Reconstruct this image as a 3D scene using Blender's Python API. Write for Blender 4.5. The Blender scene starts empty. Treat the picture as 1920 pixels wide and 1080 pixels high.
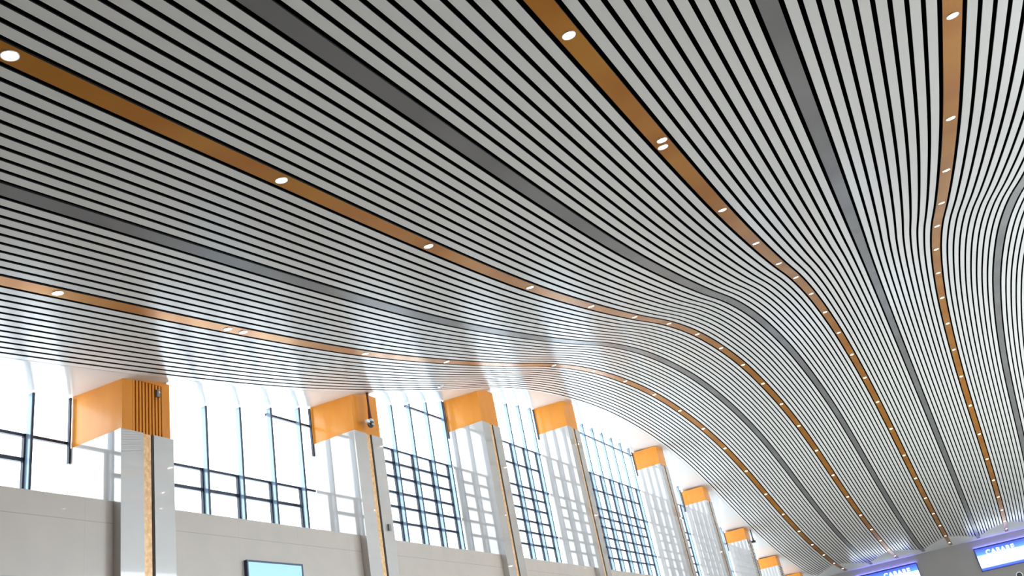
import bpy, bmesh, math, random
from mathutils import Matrix, Vector
random.seed(7)
C = bpy.context.scene
COL = C.collection
CAMZ = 1.6                     # eye height above the floor

# ------------------------------------------------------------------ camera
def cam_axes(yaw, pitch, roll):
    cy, sy, cp, sp = math.cos(yaw), math.sin(yaw), math.cos(pitch), math.sin(pitch)
    F = Vector((-sy*cp, cy*cp, sp)); R0 = Vector((cy, sy, 0)); U0 = R0.cross(F)
    cr, sr = math.cos(roll), math.sin(roll)
    return cr*R0+sr*U0, -sr*R0+cr*U0, F
R_, U_, F_ = cam_axes(0.39781257, 0.44552262, -0.20562817)
cam = bpy.data.cameras.new('camera'); camo = bpy.data.objects.new('camera', cam); COL.objects.link(camo)
camo.matrix_world = Matrix(((R_.x, U_.x, -F_.x, 0), (R_.y, U_.y, -F_.y, 0), (R_.z, U_.z, -F_.z, CAMZ), (0, 0, 0, 1)))
cam.sensor_width = 36; cam.lens = 1696.346/1920*36; cam.clip_end = 600; cam.clip_start = .05
C.camera = camo

# ------------------------------------------------------------------ daylight and exposure
world = bpy.data.worlds.new('sky'); C.world = world; world.use_nodes = True
bg = world.node_tree.nodes['Background']
bg.inputs[0].default_value = (.83, .93, 1.0, 1); bg.inputs[1].default_value = 2.6
C.view_settings.view_transform = 'Standard'; C.view_settings.look = 'None'
C.view_settings.exposure = 1.03; C.view_settings.gamma = 1; C.view_settings.use_curve_mapping = False
C.cycles.max_bounces = 8; C.cycles.diffuse_bounces = 5; C.cycles.glossy_bounces = 4; C.cycles.transparent_max_bounces = 12

# ------------------------------------------------------------------ materials
def mat(name, col, rough=.5, metal=0., spec=.5, coat=0., emit=None, estr=0., noise=None, bump=0., trans=None):
    m = bpy.data.materials.new(name); m.use_nodes = True
    nt = m.node_tree; b = nt.nodes['Principled BSDF']
    b.inputs['Base Color'].default_value = (*col, 1); b.inputs['Roughness'].default_value = rough
    b.inputs['Metallic'].default_value = metal; b.inputs['Specular IOR Level'].default_value = spec
    b.inputs['Coat Weight'].default_value = coat; b.inputs['Coat Roughness'].default_value = .03; b.inputs['Coat IOR'].default_value = 1.7
    if emit: b.inputs['Emission Color'].default_value = (*emit, 1); b.inputs['Emission Strength'].default_value = estr
    if noise or bump:
        tc = nt.nodes.new('ShaderNodeTexCoord'); mp = nt.nodes.new('ShaderNodeMapping')
        n = nt.nodes.new('ShaderNodeTexNoise'); nt.links.new(tc.outputs['Object'], mp.inputs[0]); nt.links.new(mp.outputs[0], n.inputs['Vector'])
        if noise:
            sc, c2, amt, scl = noise
            mp.inputs['Scale'].default_value = scl
            n.inputs['Scale'].default_value = sc; n.inputs['Detail'].default_value = 1 if 0 in [int(q) for q in scl] and sc < 1 else 5
            r = nt.nodes.new('ShaderNodeValToRGB'); r.color_ramp.elements[0].position = .5-amt; r.color_ramp.elements[1].position = .5+amt
            r.color_ramp.elements[0].color = (*col, 1); r.color_ramp.elements[1].color = (*c2, 1)
            nt.links.new(n.outputs['Fac'], r.inputs[0]); nt.links.new(r.outputs[0], b.inputs['Base Color'])
        if bump:
            bp = nt.nodes.new('ShaderNodeBump'); bp.inputs['Strength'].default_value = bump
            nt.links.new(n.outputs['Fac'], bp.inputs['Height']); nt.links.new(bp.outputs[0], b.inputs['Normal'])
    return m
M = {}
M['slat'] = mat('white_slat_metal', (.80, .795, .78), .22, spec=.55, noise=(260, (.74, .74, .73), .25, (1, 1, 1)))
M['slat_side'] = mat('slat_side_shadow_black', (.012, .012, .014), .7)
M['amber'] = mat('amber_strip_metal', (.52, .225, .030), .27, metal=.5, spec=.15, noise=(.55, (.46, .175, .022), .12, (.0, 1, .0)))
M['grey'] = mat('grey_strip_metal', (.20, .198, .20), .25, spec=.5, noise=(.4, (.165, .163, .167), .15, (0, 1, 0)))
M['black'] = mat('black_void_shade', (.004, .004, .005), .95, spec=.0)
M['soffit'] = mat('white_soffit', (.66, .655, .65), .16, spec=.5)
M['plaster'] = mat('end_plaster', (.62, .62, .61), .6, spec=.3)
M['capital'] = mat('orange_capital_panel', (.78, .28, .026), .24, spec=.35, coat=.08, noise=(3, (.71, .25, .022), .2, (1, 1, .3)))
M['capital_shade'] = mat('orange_louver_shade', (.10, .03, .006), .5)  # dark orange stands in for shade between the louvers
M['gold'] = mat('gold_leaf_strip', (.95, .60, .32), .3, metal=.2, noise=(11, (.68, .38, .16), .18, (1, 1, 1)), bump=.6)
M['steel'] = mat('dark_blue_steel', (.018, .026, .045), .35, spec=.4)
M['slotshade'] = mat('dark_slot_shade', (.06, .045, .04), .6)
M['farwall'] = mat('far_wall_grey', (.31, .285, .268), .45, noise=(.5, (.285, .268, .255), .3, (1, 1, 1)))
M['floor'] = mat('polished_floor', (.66, .60, .535), .12, spec=.5)
M['plain'] = mat('plain_wall', (.62, .59, .55), .5)
M['red_brown'] = mat('red_brown_pole', (.11, .018, .012), .4)
M['white_plastic'] = mat('white_plastic', (.8, .8, .8), .3)
M['lens_dark'] = mat('dark_lens', (.01, .02, .025), .1, coat=1)
M['dark_plastic'] = mat('dark_plastic', (.05, .05, .055), .4)
M['grey_plastic'] = mat('grey_plastic', (.22, .22, .22), .4)
M['trimring'] = mat('downlight_ring', (.75, .72, .68), .3, metal=.3)
M['lamp'] = mat('downlight_glow', (1, 1, 1), .4, emit=(1.0, .95, .90), estr=14)

# polished stone with joints every 0.49 m up and 1.8 m along
def stone(name, c1, c2, jcol, rough, coat):
    m = mat(name, c1, rough, spec=.5, coat=coat, noise=(1.3, c2, .28, (1, 1, 1)))
    nt = m.node_tree; b = nt.nodes['Principled BSDF']
    ramp = [n for n in nt.nodes if n.type == 'VALTORGB'][0]
    tc = [n for n in nt.nodes if n.type == 'TEX_COORD'][0]
    sep = nt.nodes.new('ShaderNodeSeparateXYZ'); nt.links.new(tc.outputs['Object'], sep.inputs[0])
    def line(out, period, offs, width):
        a = nt.nodes.new('ShaderNodeMath'); a.operation = 'ADD'; a.inputs[1].default_value = offs; nt.links.new(sep.outputs[out], a.inputs[0])
        d = nt.nodes.new('ShaderNodeMath'); d.operation = 'PINGPONG'; d.inputs[1].default_value = period/2; nt.links.new(a.outputs[0], d.inputs[0])
        l = nt.nodes.new('ShaderNodeMath'); l.operation = 'LESS_THAN'; l.inputs[1].default_value = width; nt.links.new(d.outputs[0], l.inputs[0])
        return l
    l1 = line('Z', 1.2, -(5.47+CAMZ) % 1.2, .009); l2 = line('Y', 2.25, .45, .003)
    mx = nt.nodes.new('ShaderNodeMath'); mx.operation = 'MAXIMUM'; nt.links.new(l1.outputs[0], mx.inputs[0]); nt.links.new(l2.outputs[0], mx.inputs[1])
    mix = nt.nodes.new('ShaderNodeMix'); mix.data_type = 'RGBA'
    nt.links.new(mx.outputs[0], mix.inputs[0]); nt.links.new(ramp.outputs[0], mix.inputs[6]); mix.inputs[7].default_value = (*jcol, 1)
    nt.links.new(mix.outputs[2], b.inputs['Base Color'])
    return m
M['wallstone'] = stone('beige_polished_stone', (.58, .50, .43), (.52, .455, .40), (.42, .375, .33), .25, .35)
M['colstone'] = stone('grey_beige_column_stone', (.48, .435, .40), (.445, .41, .38), (.45, .415, .385), .12, 1.)
M['colstone'].node_tree.nodes['Principled BSDF'].inputs['Coat IOR'].default_value = 2.1

def glass_like(name, tint, gloss, alpha, dif=None):
    m = bpy.data.materials.new(name); m.use_nodes = True; nt = m.node_tree; nt.nodes.clear()
    out = nt.nodes.new('ShaderNodeOutputMaterial'); t = nt.nodes.new('ShaderNodeBsdfTransparent'); t.inputs[0].default_value = (*tint, 1)
    g = nt.nodes.new('ShaderNodeBsdfGlossy'); g.inputs['Roughness'].default_value = .02
    lw = nt.nodes.new('ShaderNodeLayerWeight'); lw.inputs[0].default_value = .5
    pw = nt.nodes.new('ShaderNodeMath'); pw.operation = 'POWER'; pw.inputs[1].default_value = 4; nt.links.new(lw.outputs['Facing'], pw.inputs[0])
    fr = nt.nodes.new('ShaderNodeMath'); fr.operation = 'MULTIPLY_ADD'; fr.inputs[1].default_value = gloss; fr.inputs[2].default_value = .04; nt.links.new(pw.outputs[0], fr.inputs[0])
    mx = nt.nodes.new('ShaderNodeMixShader'); nt.links.new(fr.outputs[0], mx.inputs[0]); nt.links.new(t.outputs[0], mx.inputs[1]); nt.links.new(g.outputs[0], mx.inputs[2])
    last = mx
    if dif:
        d = nt.nodes.new('ShaderNodeBsdfTranslucent'); d.inputs[0].default_value = (*dif, 1)
        m2 = nt.nodes.new('ShaderNodeMixShader'); m2.inputs[0].default_value = alpha
        nt.links.new(mx.outputs[0], m2.inputs[1]); nt.links.new(d.outputs[0], m2.inputs[2]); last = m2
    nt.links.new(last.outputs[0], out.inputs[0])
    return m
M['glass'] = glass_like('window_glass', (.97, .985, 1), .6, 0)
M['fin'] = glass_like('pale_blue_glass_fin', (.46, .52, .565), .25, .3, (.62, .76, .92))

# ------------------------------------------------------------------ mesh helpers
def link(name, bm, ms, parent=None, smooth=False):
    me = bpy.data.meshes.new(name); bm.normal_update(); bm.to_mesh(me); bm.free()
    for m in (ms if isinstance(ms, (list, tuple)) else [ms]): me.materials.append(m)
    if smooth:
        for p in me.polygons: p.use_smooth = True
    o = bpy.data.objects.new(name, me); COL.objects.link(o)
    if parent: o.parent = parent
    return o
def tag(o, label=None, cat=None, group=None, kind=None):
    if label: o['label'] = label
    if cat: o['category'] = cat
    if group: o['group'] = group
    if kind: o['kind'] = kind
    return o
def empty(name, loc=(0, 0, 0)):
    o = bpy.data.objects.new(name, None); o.empty_display_size = .2; COL.objects.link(o); o.location = loc
    return o
def box(bm, x0, x1, y0, y1, z0, z1, mi=0):
    v = [bm.verts.new(p) for p in ((x0,y0,z0),(x1,y0,z0),(x1,y1,z0),(x0,y1,z0),(x0,y0,z1),(x1,y0,z1),(x1,y1,z1),(x0,y1,z1))]
    for f in ((0,3,2,1),(4,5,6,7),(0,1,5,4),(1,2,6,5),(2,3,7,6),(3,0,4,7)):
        fc = bm.faces.new([v[i] for i in f]); fc.material_index = mi
def mesh_box(name, ext, m, parent=None):
    bm = bmesh.new(); box(bm, *ext); return link(name, bm, m, parent)
def boxes(name, lst, m, parent=None):
    bm = bmesh.new()
    for e in lst: box(bm, *e)
    return link(name, bm, m, parent)
def rings(bm, prof, seg=20, M4=Matrix(), cap=True):
    """lathe: prof = list of (radius, height) around local z"""
    prev = None; first = None
    for r, h in prof:
        ring = [bm.verts.new(M4 @ Vector((r*math.cos(2*math.pi*i/seg), r*math.sin(2*math.pi*i/seg), h))) for i in range(seg)]
        if prev:
            for i in range(seg): bm.faces.new((prev[i], prev[(i+1) % seg], ring[(i+1) % seg], ring[i]))
        else: first = ring
        prev = ring
    if cap: bm.faces.new(list(reversed(first))); bm.faces.new(prev)

# ------------------------------------------------------------------ the wave of the ceiling: height along the hall
WY = [-40, -25, -12, 4.97, 9.5, 13.9, 18.77, 23.19, 27.58, 32.19, 36.83, 41.27, 45.92, 50.43, 54.99, 59.52, 64.19, 68.83, 73.38, 78.06, 82.65, 87.23, 91.85, 96.32, 101.0]
WZ = [6.6, 6.6, 6.68, 7.611, 8.179, 8.77, 9.555, 10.48, 11.519, 12.694, 13.615, 14.195, 14.541, 14.563, 14.329, 13.819, 12.95, 11.874, 10.846, 9.925, 9.187, 8.617, 8.136, 7.873, 7.70]
def _slopes():
    n = len(WY); d = [(WZ[i+1]-WZ[i])/(WY[i+1]-WY[i]) for i in range(n-1)]; s = [d[0]]
    for i in range(1, n-1):
        h0, h1 = WY[i]-WY[i-1], WY[i+1]-WY[i]
        s.append((d[i-1]*h1+d[i]*h0)/(h0+h1))
    return s+[d[-1]]
WS = _slopes()
def zc(y):
    y = max(WY[0], min(WY[-1]-1e-6, y)); i = 0
    while WY[i+1] <= y: i += 1
    h = WY[i+1]-WY[i]; t = (y-WY[i])/h
    return CAMZ+(2*t**3-3*t*t+1)*WZ[i]+(t**3-2*t*t+t)*h*WS[i]+(-2*t**3+3*t*t)*WZ[i+1]+(t**3-t*t)*h*WS[i+1]
def slope(y): return (zc(y+.1)-zc(y-.1))/.2
Y0, YE, YWALL = -14., 98.3, 99.5
def ysamples(a, b, st=1.0):
    n = max(1, int(round((b-a)/st))); return [a+(b-a)*i/n for i in range(n+1)]

AMB = [-12.415, -7.415, -2.415, 2.585, 7.585]     # amber strip axes
GRY = [-9.915, -4.915, .085, 5.085]               # grey strip axes
PITCH, SW, GAP = .237, .162, .075
def slat_end(x):
    """the slats stop on a scalloped line in front of the far wall"""
    d = abs((x-AMB[0]+2.5) % 5-2.5)
    return 92.7+4.5*(d/2.5)**1.5
def ribbon(bm, xa, xb, ya, yb, th=.02, dz=0., yb2=None, mi_side=1):
    """long thin plank following the wave; underside at zc+dz"""
    prev = None
    n = len(ysamples(ya, yb))
    for k in range(n):
        t = k/(n-1); y1 = ya+(yb-ya)*t; y2 = ya+((yb2 if yb2 else yb)-ya)*t
        z1, z2 = zc(y1)+dz, zc(y2)+dz
        r = [bm.verts.new(p) for p in ((xa, y1, z1), (xb, y2, z2), (xb, y2, z2+th), (xa, y1, z1+th))]
        if prev:
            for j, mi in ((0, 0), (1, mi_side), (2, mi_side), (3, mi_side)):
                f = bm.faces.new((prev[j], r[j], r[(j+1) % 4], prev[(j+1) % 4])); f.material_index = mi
        else:
            f = bm.faces.new((r[3], r[2], r[1], r[0])); f.material_index = mi_side
        prev = r
    f = bm.faces.new(prev); f.material_index = mi_side

# --- slat panels
def slat_panel(x0, n, label):
    p = tag(empty('slat_panel', (x0+n*PITCH/2, 0, zc(0))), label, 'slatted ceiling panel', 'white slatted ceiling panels')
    for i in range(n):
        xa = x0+i*PITCH; bm = bmesh.new()
        ribbon(bm, xa, xa+SW, Y0, slat_end(xa), yb2=slat_end(xa+SW))
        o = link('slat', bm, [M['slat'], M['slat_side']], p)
        o.matrix_parent_inverse = Matrix.Translation(-p.location)
    return p
names = ['white slatted ceiling panel nearest the window wall, left of the leftmost amber strip',
 'white slatted ceiling panel right of the leftmost amber strip, up to the leftmost grey strip',
 'white slatted ceiling panel between the leftmost grey strip and the second amber strip from left',
 'white slatted ceiling panel from second amber strip to second grey strip from left',
 'white slatted ceiling panel between the second grey strip and the third amber strip from left',
 'white slatted ceiling panel from third amber strip to third grey strip from left',
 'white slatted ceiling panel between the third grey strip and the rightmost amber strip',
 'white slatted ceiling panel right of the rightmost amber strip',
 'white slatted ceiling panel beyond the grey strip at the right edge of the photo']
slat_panel(-12.415-.151-12*PITCH, 12, names[0])
xs = []
for i in range(4):
    xs.append(AMB[i]+.151+GAP); xs.append(GRY[i]+.139+GAP)
for k, x0 in enumerate(xs): slat_panel(x0, 9, names[k+1])

def strip(axis, half, m, name, label, group):
    bm = bmesh.new(); ribbon(bm, axis-half, axis+half, Y0, YE, th=.03, dz=-.004)
    o = link(name, bm, [m, M['slat_side']]); tag(o, label, 'ceiling strip', group)
    return o
AN = ['leftmost', 'second from left', 'third from left', 'rightmost']
for i in range(4):
    strip(AMB[i], .151, M['amber'], 'amber_light_strip', ['leftmost long amber ceiling strip with downlights, nearest the windows',
      'second amber ceiling strip from the left, with downlights, between the two leftmost grey strips',
      'third amber ceiling strip from the left, with downlights, sweeping from top centre of the photo',
      'rightmost amber ceiling strip with downlights, running nearly upright down the photo'][i], 'amber light strips')
for i in range(4):
    strip(GRY[i], .139, M['grey'], 'grey_ceiling_strip', ['leftmost dark grey ceiling strip, without lamps, between the two leftmost amber strips',
      'second dark grey ceiling strip from the left, without lamps, from the top left of the photo',
      'third dark grey ceiling strip from the left, left of the rightmost amber strip',
      'grey ceiling strip at the right edge, right of every amber strip'][i], 'grey ceiling strips')

# black sheet standing in for the dark void above, far end plaster, continuation to the right of the frame
XR = 20.6
XL = -15.43
bm = bmesh.new(); ribbon(bm, -17.62, XR, Y0, YWALL, th=.05, dz=.27, mi_side=0); tag(link('ceiling', bm, M['black']), kind='structure')
bm = bmesh.new()
step = .12; x = XL
cols = []
while x <= XR+.001:
    e = min(slat_end(x), 98.2); cols.append((x, e)); x += step
rows = 8; grid = []
for x, e in cols:
    grid.append([bm.verts.new((x, e+(YWALL-e)*j/rows, zc(e+(YWALL-e)*j/rows)+.012)) for j in range(rows+1)])
for a, b in zip(grid, grid[1:]):
    for j in range(rows): bm.faces.new((a[j], a[j+1], b[j+1], b[j]))
ext = bmesh.ops.extrude_face_region(bm, geom=bm.faces[:])
bmesh.ops.translate(bm, vec=(0, 0, .1), verts=[v for v in ext['geom'] if isinstance(v, bmesh.types.BMVert)])
tag(link('ceiling_end_plaster', bm, M['plaster']), kind='structure')  # plaster panel ending the ceiling at the far wall
bm = bmesh.new(); x = 7.585-.151
ribbon(bm, x, x+.302, Y0, YE, th=.03); x += .302+GAP
while x < XR-.2:
    ribbon(bm, x, x+SW, Y0, 93.5); x += PITCH
tag(link('ceiling', bm, [M['slat'], M['slat_side']]), kind='structure')

# ------------------------------------------------------------------ downlights
LY = WY[3:24]
def downlight_master():
    r = empty('downlight')
    bm = bmesh.new(); seg = 28
    pr = [(.098, .0), (.098, -.010), (.088, -.012), (.082, .004)]
    rings(bm, pr, seg, cap=False); link('trim_ring', bm, M['trimring'], r, True)
    bm = bmesh.new(); rings(bm, [(.0825, -.0), (.0815, -.006), (.06, -.009), (.02, -.010)], seg); link('lens', bm, M['lamp'], r, True)
    return r
master = downlight_master(); first = True
ORD = ['nearest to', 'second from', 'third from', 'fourth from', 'fifth from', 'sixth from', 'seventh from', 'eighth from', 'ninth from', 'tenth from', 'eleventh from']
def place_light(x, y, label, group):
    global first
    if first: r = master; first = False
    else:
        r = master.copy(); COL.objects.link(r)
        for ch in master.children:
            c = ch.copy(); COL.objects.link(c); c.parent = r
    r.location = (x, y, zc(y)-.004); r.rotation_euler = (math.atan(slope(y)), 0, 0)
    tag(r, label, 'ceiling lamp', group)
# number of lamps seen on each strip (from the far wall)
CNT = [20, 21, 20, 19]
SN = ['leftmost amber strip', 'second amber strip from left', 'third amber strip from left', 'rightmost amber strip']
for i in range(4):
    n = CNT[i]; pts = []
    for k in range(n):
        y = LY[20-k]
        if (i, k) == (2, 18): pts += [(-.035, y+.16), (.035, y-.13)]
        elif (i, k) == (0, 18): pts += [(.0, y+.22), (0., y-.26)]
        else: pts += [(0, y)]
    # keep two lamps of a pair apart
    m = len(pts)
    for k, (dx, y) in enumerate(pts):
        if k < (m+1)//2: w = ORD[k]+' the far wall'
        else: w = ORD[m-1-k]+' the camera end'
        place_light(AMB[i]+dx, y, 'round recessed downlight in the %s, %s' % (SN[i], w), 'downlights of the '+SN[i])

# ------------------------------------------------------------------ window side: soffit, edge trim, wall, sill
XF, XWALL, XWIN = -15.75, -15.98, -17.45
def lift(x): return .10*max(0, (-15.6-x))/1.9
bm = bmesh.new(); prev = None
xsf = [-15.42, -15.44, -15.48, -16.0, -16.8, -17.62]
for y in ysamples(Y0, YWALL, .8):
    r = [bm.verts.new((xx, y, zc(y)+(.0 if j else .0)+lift(xx))) for j, xx in enumerate(xsf)]
    if prev:
        for j in range(len(xsf)-1): bm.faces.new((prev[j], r[j], r[j+1], prev[j+1]))
    prev = r
ext = bmesh.ops.extrude_face_region(bm, geom=bm.faces[:])
bmesh.ops.translate(bm, vec=(0, 0, .15), verts=[v for v in ext['geom'] if isinstance(v, bmesh.types.BMVert)])
tag(link('trim_1', bm, M['soffit']), kind='structure')

ZS = 5.96+CAMZ
COLS = [13.76, 22.66, 31.58, 40.80, 55.28, 64.27, 73.62, 82.85, 92.0]
CW = 1.52
segs = []; a = Y0
for c in COLS:
    segs.append((a, c)); a = c+CW
segs.append((a, YWALL))
tag(boxes('wall_left', [(XWIN-.3, XWALL, a, b, 0, ZS) for a, b in segs if b > a], M['wallstone']), kind='structure')
# behind the camera: solid stone above the wall line as well (no windows seen there)
tag(mesh_box('floor', (XWIN-.3, XR+.2, Y0-.2, YWALL+.2, -.2, 0), M['floor']), kind='structure')
tag(mesh_box('wall_far', (XWIN-.3, XR+.2, YWALL, YWALL+.3, 0, zc(YWALL)+.5), M['farwall']), kind='structure')
# right side: parapet, piers and head wall with open glazing between (daylight)
rb = [(XR, XR+.4, Y0, YWALL, 0, 1.0), (XR, XR+.4, Y0, 6, 1.0, 9.0)]  # unseen near stretch closed up to darken the ceiling there
y = 6
while y < YWALL: rb.append((XR, XR+.4, y, y+1.3, 1.0, 9.5)); y += 9
tag(boxes('wall_right', rb, M['plain']), kind='structure')

tag(mesh_box('wall_back', (XWIN-.3, XR+.2, Y0-.5, Y0-.2, 0, zc(Y0)+.6), M['farwall']), kind='structure')  # unseen wall put in to darken the ceiling near the camera

# ------------------------------------------------------------------ columns
ordc = ['nearest column, at the left of the photo', 'second column from the left', 'third column from the left', 'fourth column from the left', 'fifth column from the left, after the widest window',
        'sixth column from the left', 'seventh column from the left', 'eighth column from the left', 'ninth and farthest column, at the bottom edge']
for i, y in enumerate(COLS):
    r = tag(empty('column', (XF, y+CW/2, 0)), None, 'column', 'columns along the window wall')
    r['label'] = ('polished stone column with louvered orange head and gold strip, ' if i == 0 else 'polished stone column with plain orange head, ')+ordc[i]
    inv = Matrix.Translation(-r.location)
    def P(o): o.parent = r; o.matrix_parent_inverse = inv; return o
    zt = zc(y+.75); zb = [7.56, 9.20, 11.27, 12.85, 13.12, 11.83, 9.80, 8.28, 7.2][i]+CAMZ
    xb = XWIN+.05; slot0, slot1 = y+.63, y+.93
    # shaft with a slot in front
    P(boxes('shaft', [(xb, XF-.06, y, y+CW, 0, zb), (XF-.06, XF, y, slot0, 0, zb), (XF-.06, XF, slot1, y+CW, 0, zb)], M['colstone']))
    P(mesh_box('gold_strip', (XF-.06, XF-.035, slot0, slot1-.055, 0, zb-.002), M['gold']))
    P(mesh_box('slot_shade_strip', (XF-.06, XF-.02, slot1-.045, slot1-.0005, 0, zb-.002), M['slotshade']))  # dark strip painted for the shaded inner side of the slot
    # head: reaches up through the soffit
    ya, yb = y+.045, y+CW-.075
    if i == 0:
        l0, l1 = y+.34, y+1.20
        h = boxes('head_panel', [(xb, XF-.10, ya, yb, zb, zt+.10), (XF-.10, XF-.02, ya, l0, zb, zt+.08), (XF-.10, XF-.02, l1, yb, zb, zt+.08), (XF-.10, XF-.02, l0, l1, zt-.02, zt+.08)], M['capital'])
        P(h)
        nl = 9; wdt = (l1-l0)/nl
        P(mesh_box('louver_backing', (XF-.10, XF-.09, l0, l1, zb, zt-.02), M['capital_shade']))
        for k in range(nl):
            P(mesh_box('louver', (XF-.088, XF-.03, l0+k*wdt+.018, l0+(k+1)*wdt-.022, zb+.002, zt-.022), M['capital']))
    else:
        P(mesh_box('head_panel', (xb, XF-.02, ya, yb, zb, zt+.06), M['capital']))

# ------------------------------------------------------------------ windows
MAIN = [7.70, 9.83, 11.82, 14.12]
FINE = [7.14, 8.22, 8.80, 9.32, 10.86]
wins = [(Y0, COLS[0], 12.68, 1.34, 7.74, 'a'), (COLS[0]+CW, COLS[1], 21.95, 1.34, 7.70, 'b'), (COLS[1]+CW, COLS[2], 31.22, 1.29, 9.83, 'c'),
        (COLS[2]+CW, COLS[3], 40.15, 1.35, 11.82, 'd'), (COLS[3]+CW, COLS[4], 54.45, 1.475, 11.85, 'e'), (COLS[4]+CW, COLS[5], 63.5, 1.35, 11.82, 'f'),
        (COLS[5]+CW, COLS[6], 72.7, 1.35, 9.83, 'g'), (COLS[6]+CW, COLS[7], 81.9, 1.35, 7.70, 'h'), (COLS[7]+CW, COLS[8], 91.1, 1.35, 7.70, 'i'), (COLS[8]+CW, YWALL, 99, 1.4, 7.70, 'j')]
for wi, (ya, yb, ym, st, top, _) in enumerate(wins):
    r = tag(empty('window_%d' % (wi+1), (XWIN, (ya+yb)/2, ZS)), kind='structure'); inv = Matrix.Translation(-r.location)
    def P(o): o.parent = r; o.matrix_parent_inverse = inv; return o
    T = top+CAMZ
    ys = []; y = ym
    while y > ya+.1: ys.append(y); y -= st
    ys.sort()
    # pane following the wave
    bm = bmesh.new(); n = max(4, int((yb-ya)/1.0)); pv = None
    for k in range(n+1):
        y = ya+(yb-ya)*k/n; q = [bm.verts.new(p) for p in ((XWIN-.06, y, ZS), (XWIN-.06, y, zc(y)+.16))]
        if pv: bm.faces.new((pv[0], q[0], q[1], pv[1]))
        pv = q
    P(link('glass', bm, M['glass']))
    for y in ys:
        P(mesh_box('mullion', (XWIN-.05, XWIN+.03, y-.05, y+.05, ZS, min(T, zc(y))), M['steel']))
        zt = zc(y)+.06
        P(mesh_box('glass_fin', (XWIN+.035, XWIN+.19, y-.02, y+.02, ZS, zt), M['fin']))
        P(mesh_box('fin_edge', (XWIN+.19, XWIN+.215, y-.028, y+.028, ZS, zt), M['steel']))
    # gasket beside the far column, next to its orange head
    P(mesh_box('gasket', (XWIN+.03, XWIN+.10, yb-.05, yb-.005, max(ZS, zc(yb)-1.55), zc(yb)+.05), M['steel']))
    for lv in MAIN+FINE:
        z = lv+CAMZ
        if lv in FINE and lv > top: continue
        # only where the wave leaves room
        run = [y for y in ysamples(ya, yb, .1) if zc(y)+.0 > z+.02]
        if lv in FINE: run = [y for y in run if y <= ym]
        if not run or (lv in MAIN and lv > top+.5 and run[-1]-run[0] < .8): continue
        a, b = run[0], run[-1]
        if lv not in FINE and lv > top-.1 and a > ya+.05:
            a = min([y for y in ys if y >= a-.3] or [a])
        th = .035 if lv > top-.1 else .045
        P(mesh_box('crossbar', (XWIN-.05, XWIN+.03, a, b, z-th, z+th), M['steel']))

# ------------------------------------------------------------------ wall screen
ty0, ty1, tz1 = 17.68, 19.80, 4.92+CAMZ; tz0 = tz1-1.25
t = tag(empty('wall_screen', (XWALL, 18.74, tz0)), 'light blue lit display screen with thin dark frame on the beige wall', 'screen'); inv = Matrix.Translation(-t.location)
def P(o): o.parent = t; o.matrix_parent_inverse = inv; return o
P(boxes('frame', [(XWALL, XWALL+.10, ty0, ty0+.045, tz0, tz1), (XWALL, XWALL+.10, ty1-.045, ty1, tz0, tz1), (XWALL, XWALL+.10, ty0+.045, ty1-.045, tz1-.045, tz1), (XWALL, XWALL+.10, ty0+.045, ty1-.045, tz0, tz0+.045), (XWALL, XWALL+.05, ty0+.045, ty1-.045, tz0+.045, tz1-.045)], mat('screen_frame', (.035, .05, .12), .3)))
P(mesh_box('display', (XWALL+.05, XWALL+.085, ty0+.045, ty1-.045, tz0+.045, tz1-.045), mat('lit_screen', (.1, .1, .1), .2, emit=(.36, .74, 1.0), estr=.5)))

# ------------------------------------------------------------------ cctv camera hanging from the slat edge
cx, cyy = -15.52, 23.27; zt = zc(cyy)
t = tag(empty('security_camera', (cx, cyy, zt)), 'security camera with red-brown drop pole in front of the second column head', 'camera')
bm = bmesh.new(); rings(bm, [(.05, .0), (.05, -.04), (.036, -.05), (.036, -.45), (.05, -.80), (.06, -.90)], 16); link('pole', bm, M['red_brown'], t, True)
bm = bmesh.new(); rings(bm, [(.06, -.90), (.10, -.93), (.105, -1.0)], 20); link('mount_collar', bm, M['white_plastic'], t, True)
bm = bmesh.new(); rings(bm, [(.10, -1.0), (.115, -1.05), (.105, -1.12), (.07, -1.175), (.02, -1.195)], 20); link('dome', bm, M['lens_dark'], t, True)
bm = bmesh.new(); box(bm, -.05, .05, -.24, -.09, -1.06, -.97); o = link('junction_box', bm, M['white_plastic'], t)
# hanging horn far down the hall
cyy = 74.8; zt = zc(cyy)
t = tag(empty('hanging_sensor', (cx, cyy, zt)), 'small dark hanging fixture on a pole under the slat edge beside the seventh column', 'ceiling fixture')
bm = bmesh.new(); rings(bm, [(.045, 0), (.04, -.1), (.045, -.6), (.07, -.85)], 14); link('pole', bm, M['dark_plastic'], t, True)
bm = bmesh.new(); box(bm, -.14, .14, -.12, .12, -1.0, -.85); link('housing', bm, M['dark_plastic'], t)
# little white detector in place of a bright spot near the slat edge
y = 26.8; t = tag(empty('light_spot_proxy', (-14.75, y, zc(y)-.004)), 'tiny round white detector in place of a light spot between second and third columns', 'proxy')
t.rotation_euler = (math.atan(slope(y)), 0, 0)
bm = bmesh.new(); rings(bm, [(.11, 0), (.11, -.03), (.07, -.07), (.02, -.085)], 20); link('cover', bm, M['white_plastic'], t, True)
bm = bmesh.new(); rings(bm, [(.03, -.083), (.025, -.1), (.008, -.105)], 12); link('dark_tip', bm, M['lens_dark'], t, True)
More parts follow.
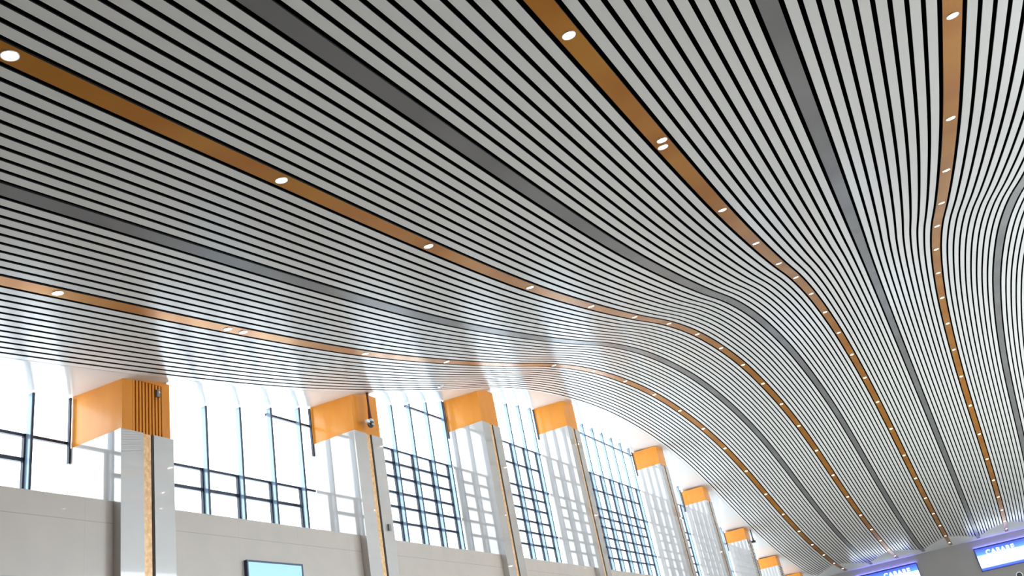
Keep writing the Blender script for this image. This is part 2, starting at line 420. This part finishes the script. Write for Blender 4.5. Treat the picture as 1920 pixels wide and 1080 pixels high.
# small boxes on the columns
t = tag(mesh_box('control_box', (XF, XF+.06, 23.84, 23.95, 6.13+CAMZ, 6.33+CAMZ), M['grey_plastic']), 'small grey box on the right edge of the second column shaft', 'control box')
y = COLS[0]+1.07
t = tag(empty('wall_sensor', (XF-.02, y, 8.62+CAMZ)), 'tiny grey sensor on the louvers of the nearest orange column head', 'sensor')
bm = bmesh.new(); box(bm, -.012, .05, -.045, .045, -.09, .09); link('housing', bm, M['grey_plastic'], t)
bm = bmesh.new(); rings(bm, [(.032, 0), (.03, .02), (.01, .03)], 12, Matrix.Translation((.05, 0, .02)) @ Matrix.Rotation(math.pi/2, 4, 'Y')); link('lens', bm, M['white_plastic'], t, True)

# ------------------------------------------------------------------ far wall signs
def sign_material():
    m = bpy.data.materials.new('lit_sign_face'); m.use_nodes = True; nt = m.node_tree; b = nt.nodes['Principled BSDF']
    tc = nt.nodes.new('ShaderNodeTexCoord'); sep = nt.nodes.new('ShaderNodeSeparateXYZ'); nt.links.new(tc.outputs['Generated'], sep.inputs[0])
    r = nt.nodes.new('ShaderNodeValToRGB'); e = r.color_ramp.elements
    e[0].position = 0; e[0].color = (.02, .04, .28, 1); e[1].position = .10; e[1].color = (.03, .07, .36, 1)
    for p, c in ((.17, (.7, .92, 1)), (.5, (1, 1, 1)), (.60, (.70, .92, 1)), (.72, (.05, .16, .55)), (.95, (.02, .045, .30))):
        n = e.new(p); n.color = (*c, 1)
    nt.links.new(sep.outputs['Z'], r.inputs[0]); nt.links.new(r.outputs[0], b.inputs['Emission Color']); b.inputs['Emission Strength'].default_value = 1.6
    b.inputs['Base Color'].default_value = (.05, .05, .05, 1)
    return m
SIGN = sign_material()
LET = mat('lit_white_letters', (1, 1, 1), .4, emit=(.85, .95, 1), estr=1.7)
def text_mesh(s, size, m, parent, loc):
    cu = bpy.data.curves.new('letters', 'FONT'); cu.body = s; cu.size = size; cu.extrude = .015; cu.align_x = 'LEFT'; cu.space_character = 1.15; cu.offset = .012
    tmp = bpy.data.objects.new('tmp', cu); COL.objects.link(tmp)
    bpy.context.view_layer.update()
    me = bpy.data.meshes.new_from_object(tmp.evaluated_get(bpy.context.evaluated_depsgraph_get()))
    bpy.data.objects.remove(tmp)
    me.materials.clear(); me.materials.append(m)
    o = bpy.data.objects.new('lettering', me); COL.objects.link(o); o.parent = parent
    o.rotation_euler = (math.pi/2, 0, 0); o.location = loc
    return o
def sign(x0, x1, z0, z1, label, txt, tx):
    t = tag(empty('lit_sign', ((x0+x1)/2, YWALL, z0)), label, 'sign', 'blue and white lit signs')
    w = (x1-x0)/2; h = z1-z0
    bm = bmesh.new(); fr = .06
    box(bm, -w, w, -.10, 0, 0, h); box(bm, -w, w, -.10, -.08, h, h+.07)
    link('housing', bm, mat('sign_housing', (.03, .05, .25), .4), t)
    bm = bmesh.new(); box(bm, -w+fr, w-fr, -.13, -.10, fr, h-fr); link('face', bm, SIGN, t)
    bm = bmesh.new(); box(bm, -w+.02, w-.02, -.07, -.02, h, h+.03); link('added_top_emitter', bm, mat('added_blue_emitter', (.1, .1, .5), .4, emit=(.16, .16, 1.0), estr=35), t)  # added emitter hidden behind the lip, tints the ceiling blue
    text_mesh(txt, .62, LET, t, (tx, -.135, h-.72))
sign(-.72, 5.0, 4.92+CAMZ, 7.0+CAMZ, 'blue and white lit sign on the far wall at the lower right corner', 'CABARE', -1.95)
sign(-11.9, -6.0, 4.95+CAMZ, 7.05+CAMZ, 'left of the two blue and white lit signs on the far wall', 'CABARE', -.35)
t = empty('wall_roundel', (2.17, YWALL, 3.95+CAMZ)); tag(t, 'small pale ring-shaped fitting on the far wall below the right lit sign', 'wall fitting')
bm = bmesh.new(); rings(bm, [(.30, 0), (.30, .06), (.22, .06), (.22, .0)], 28, Matrix.Rotation(math.pi/2, 4, 'X'), cap=False); link('ring', bm, M['white_plastic'], t, True)
bm = bmesh.new(); rings(bm, [(.22, .0), (.21, .03), (.05, .04)], 28, Matrix.Rotation(math.pi/2, 4, 'X')); link('face', bm, M['dark_plastic'], t, True)
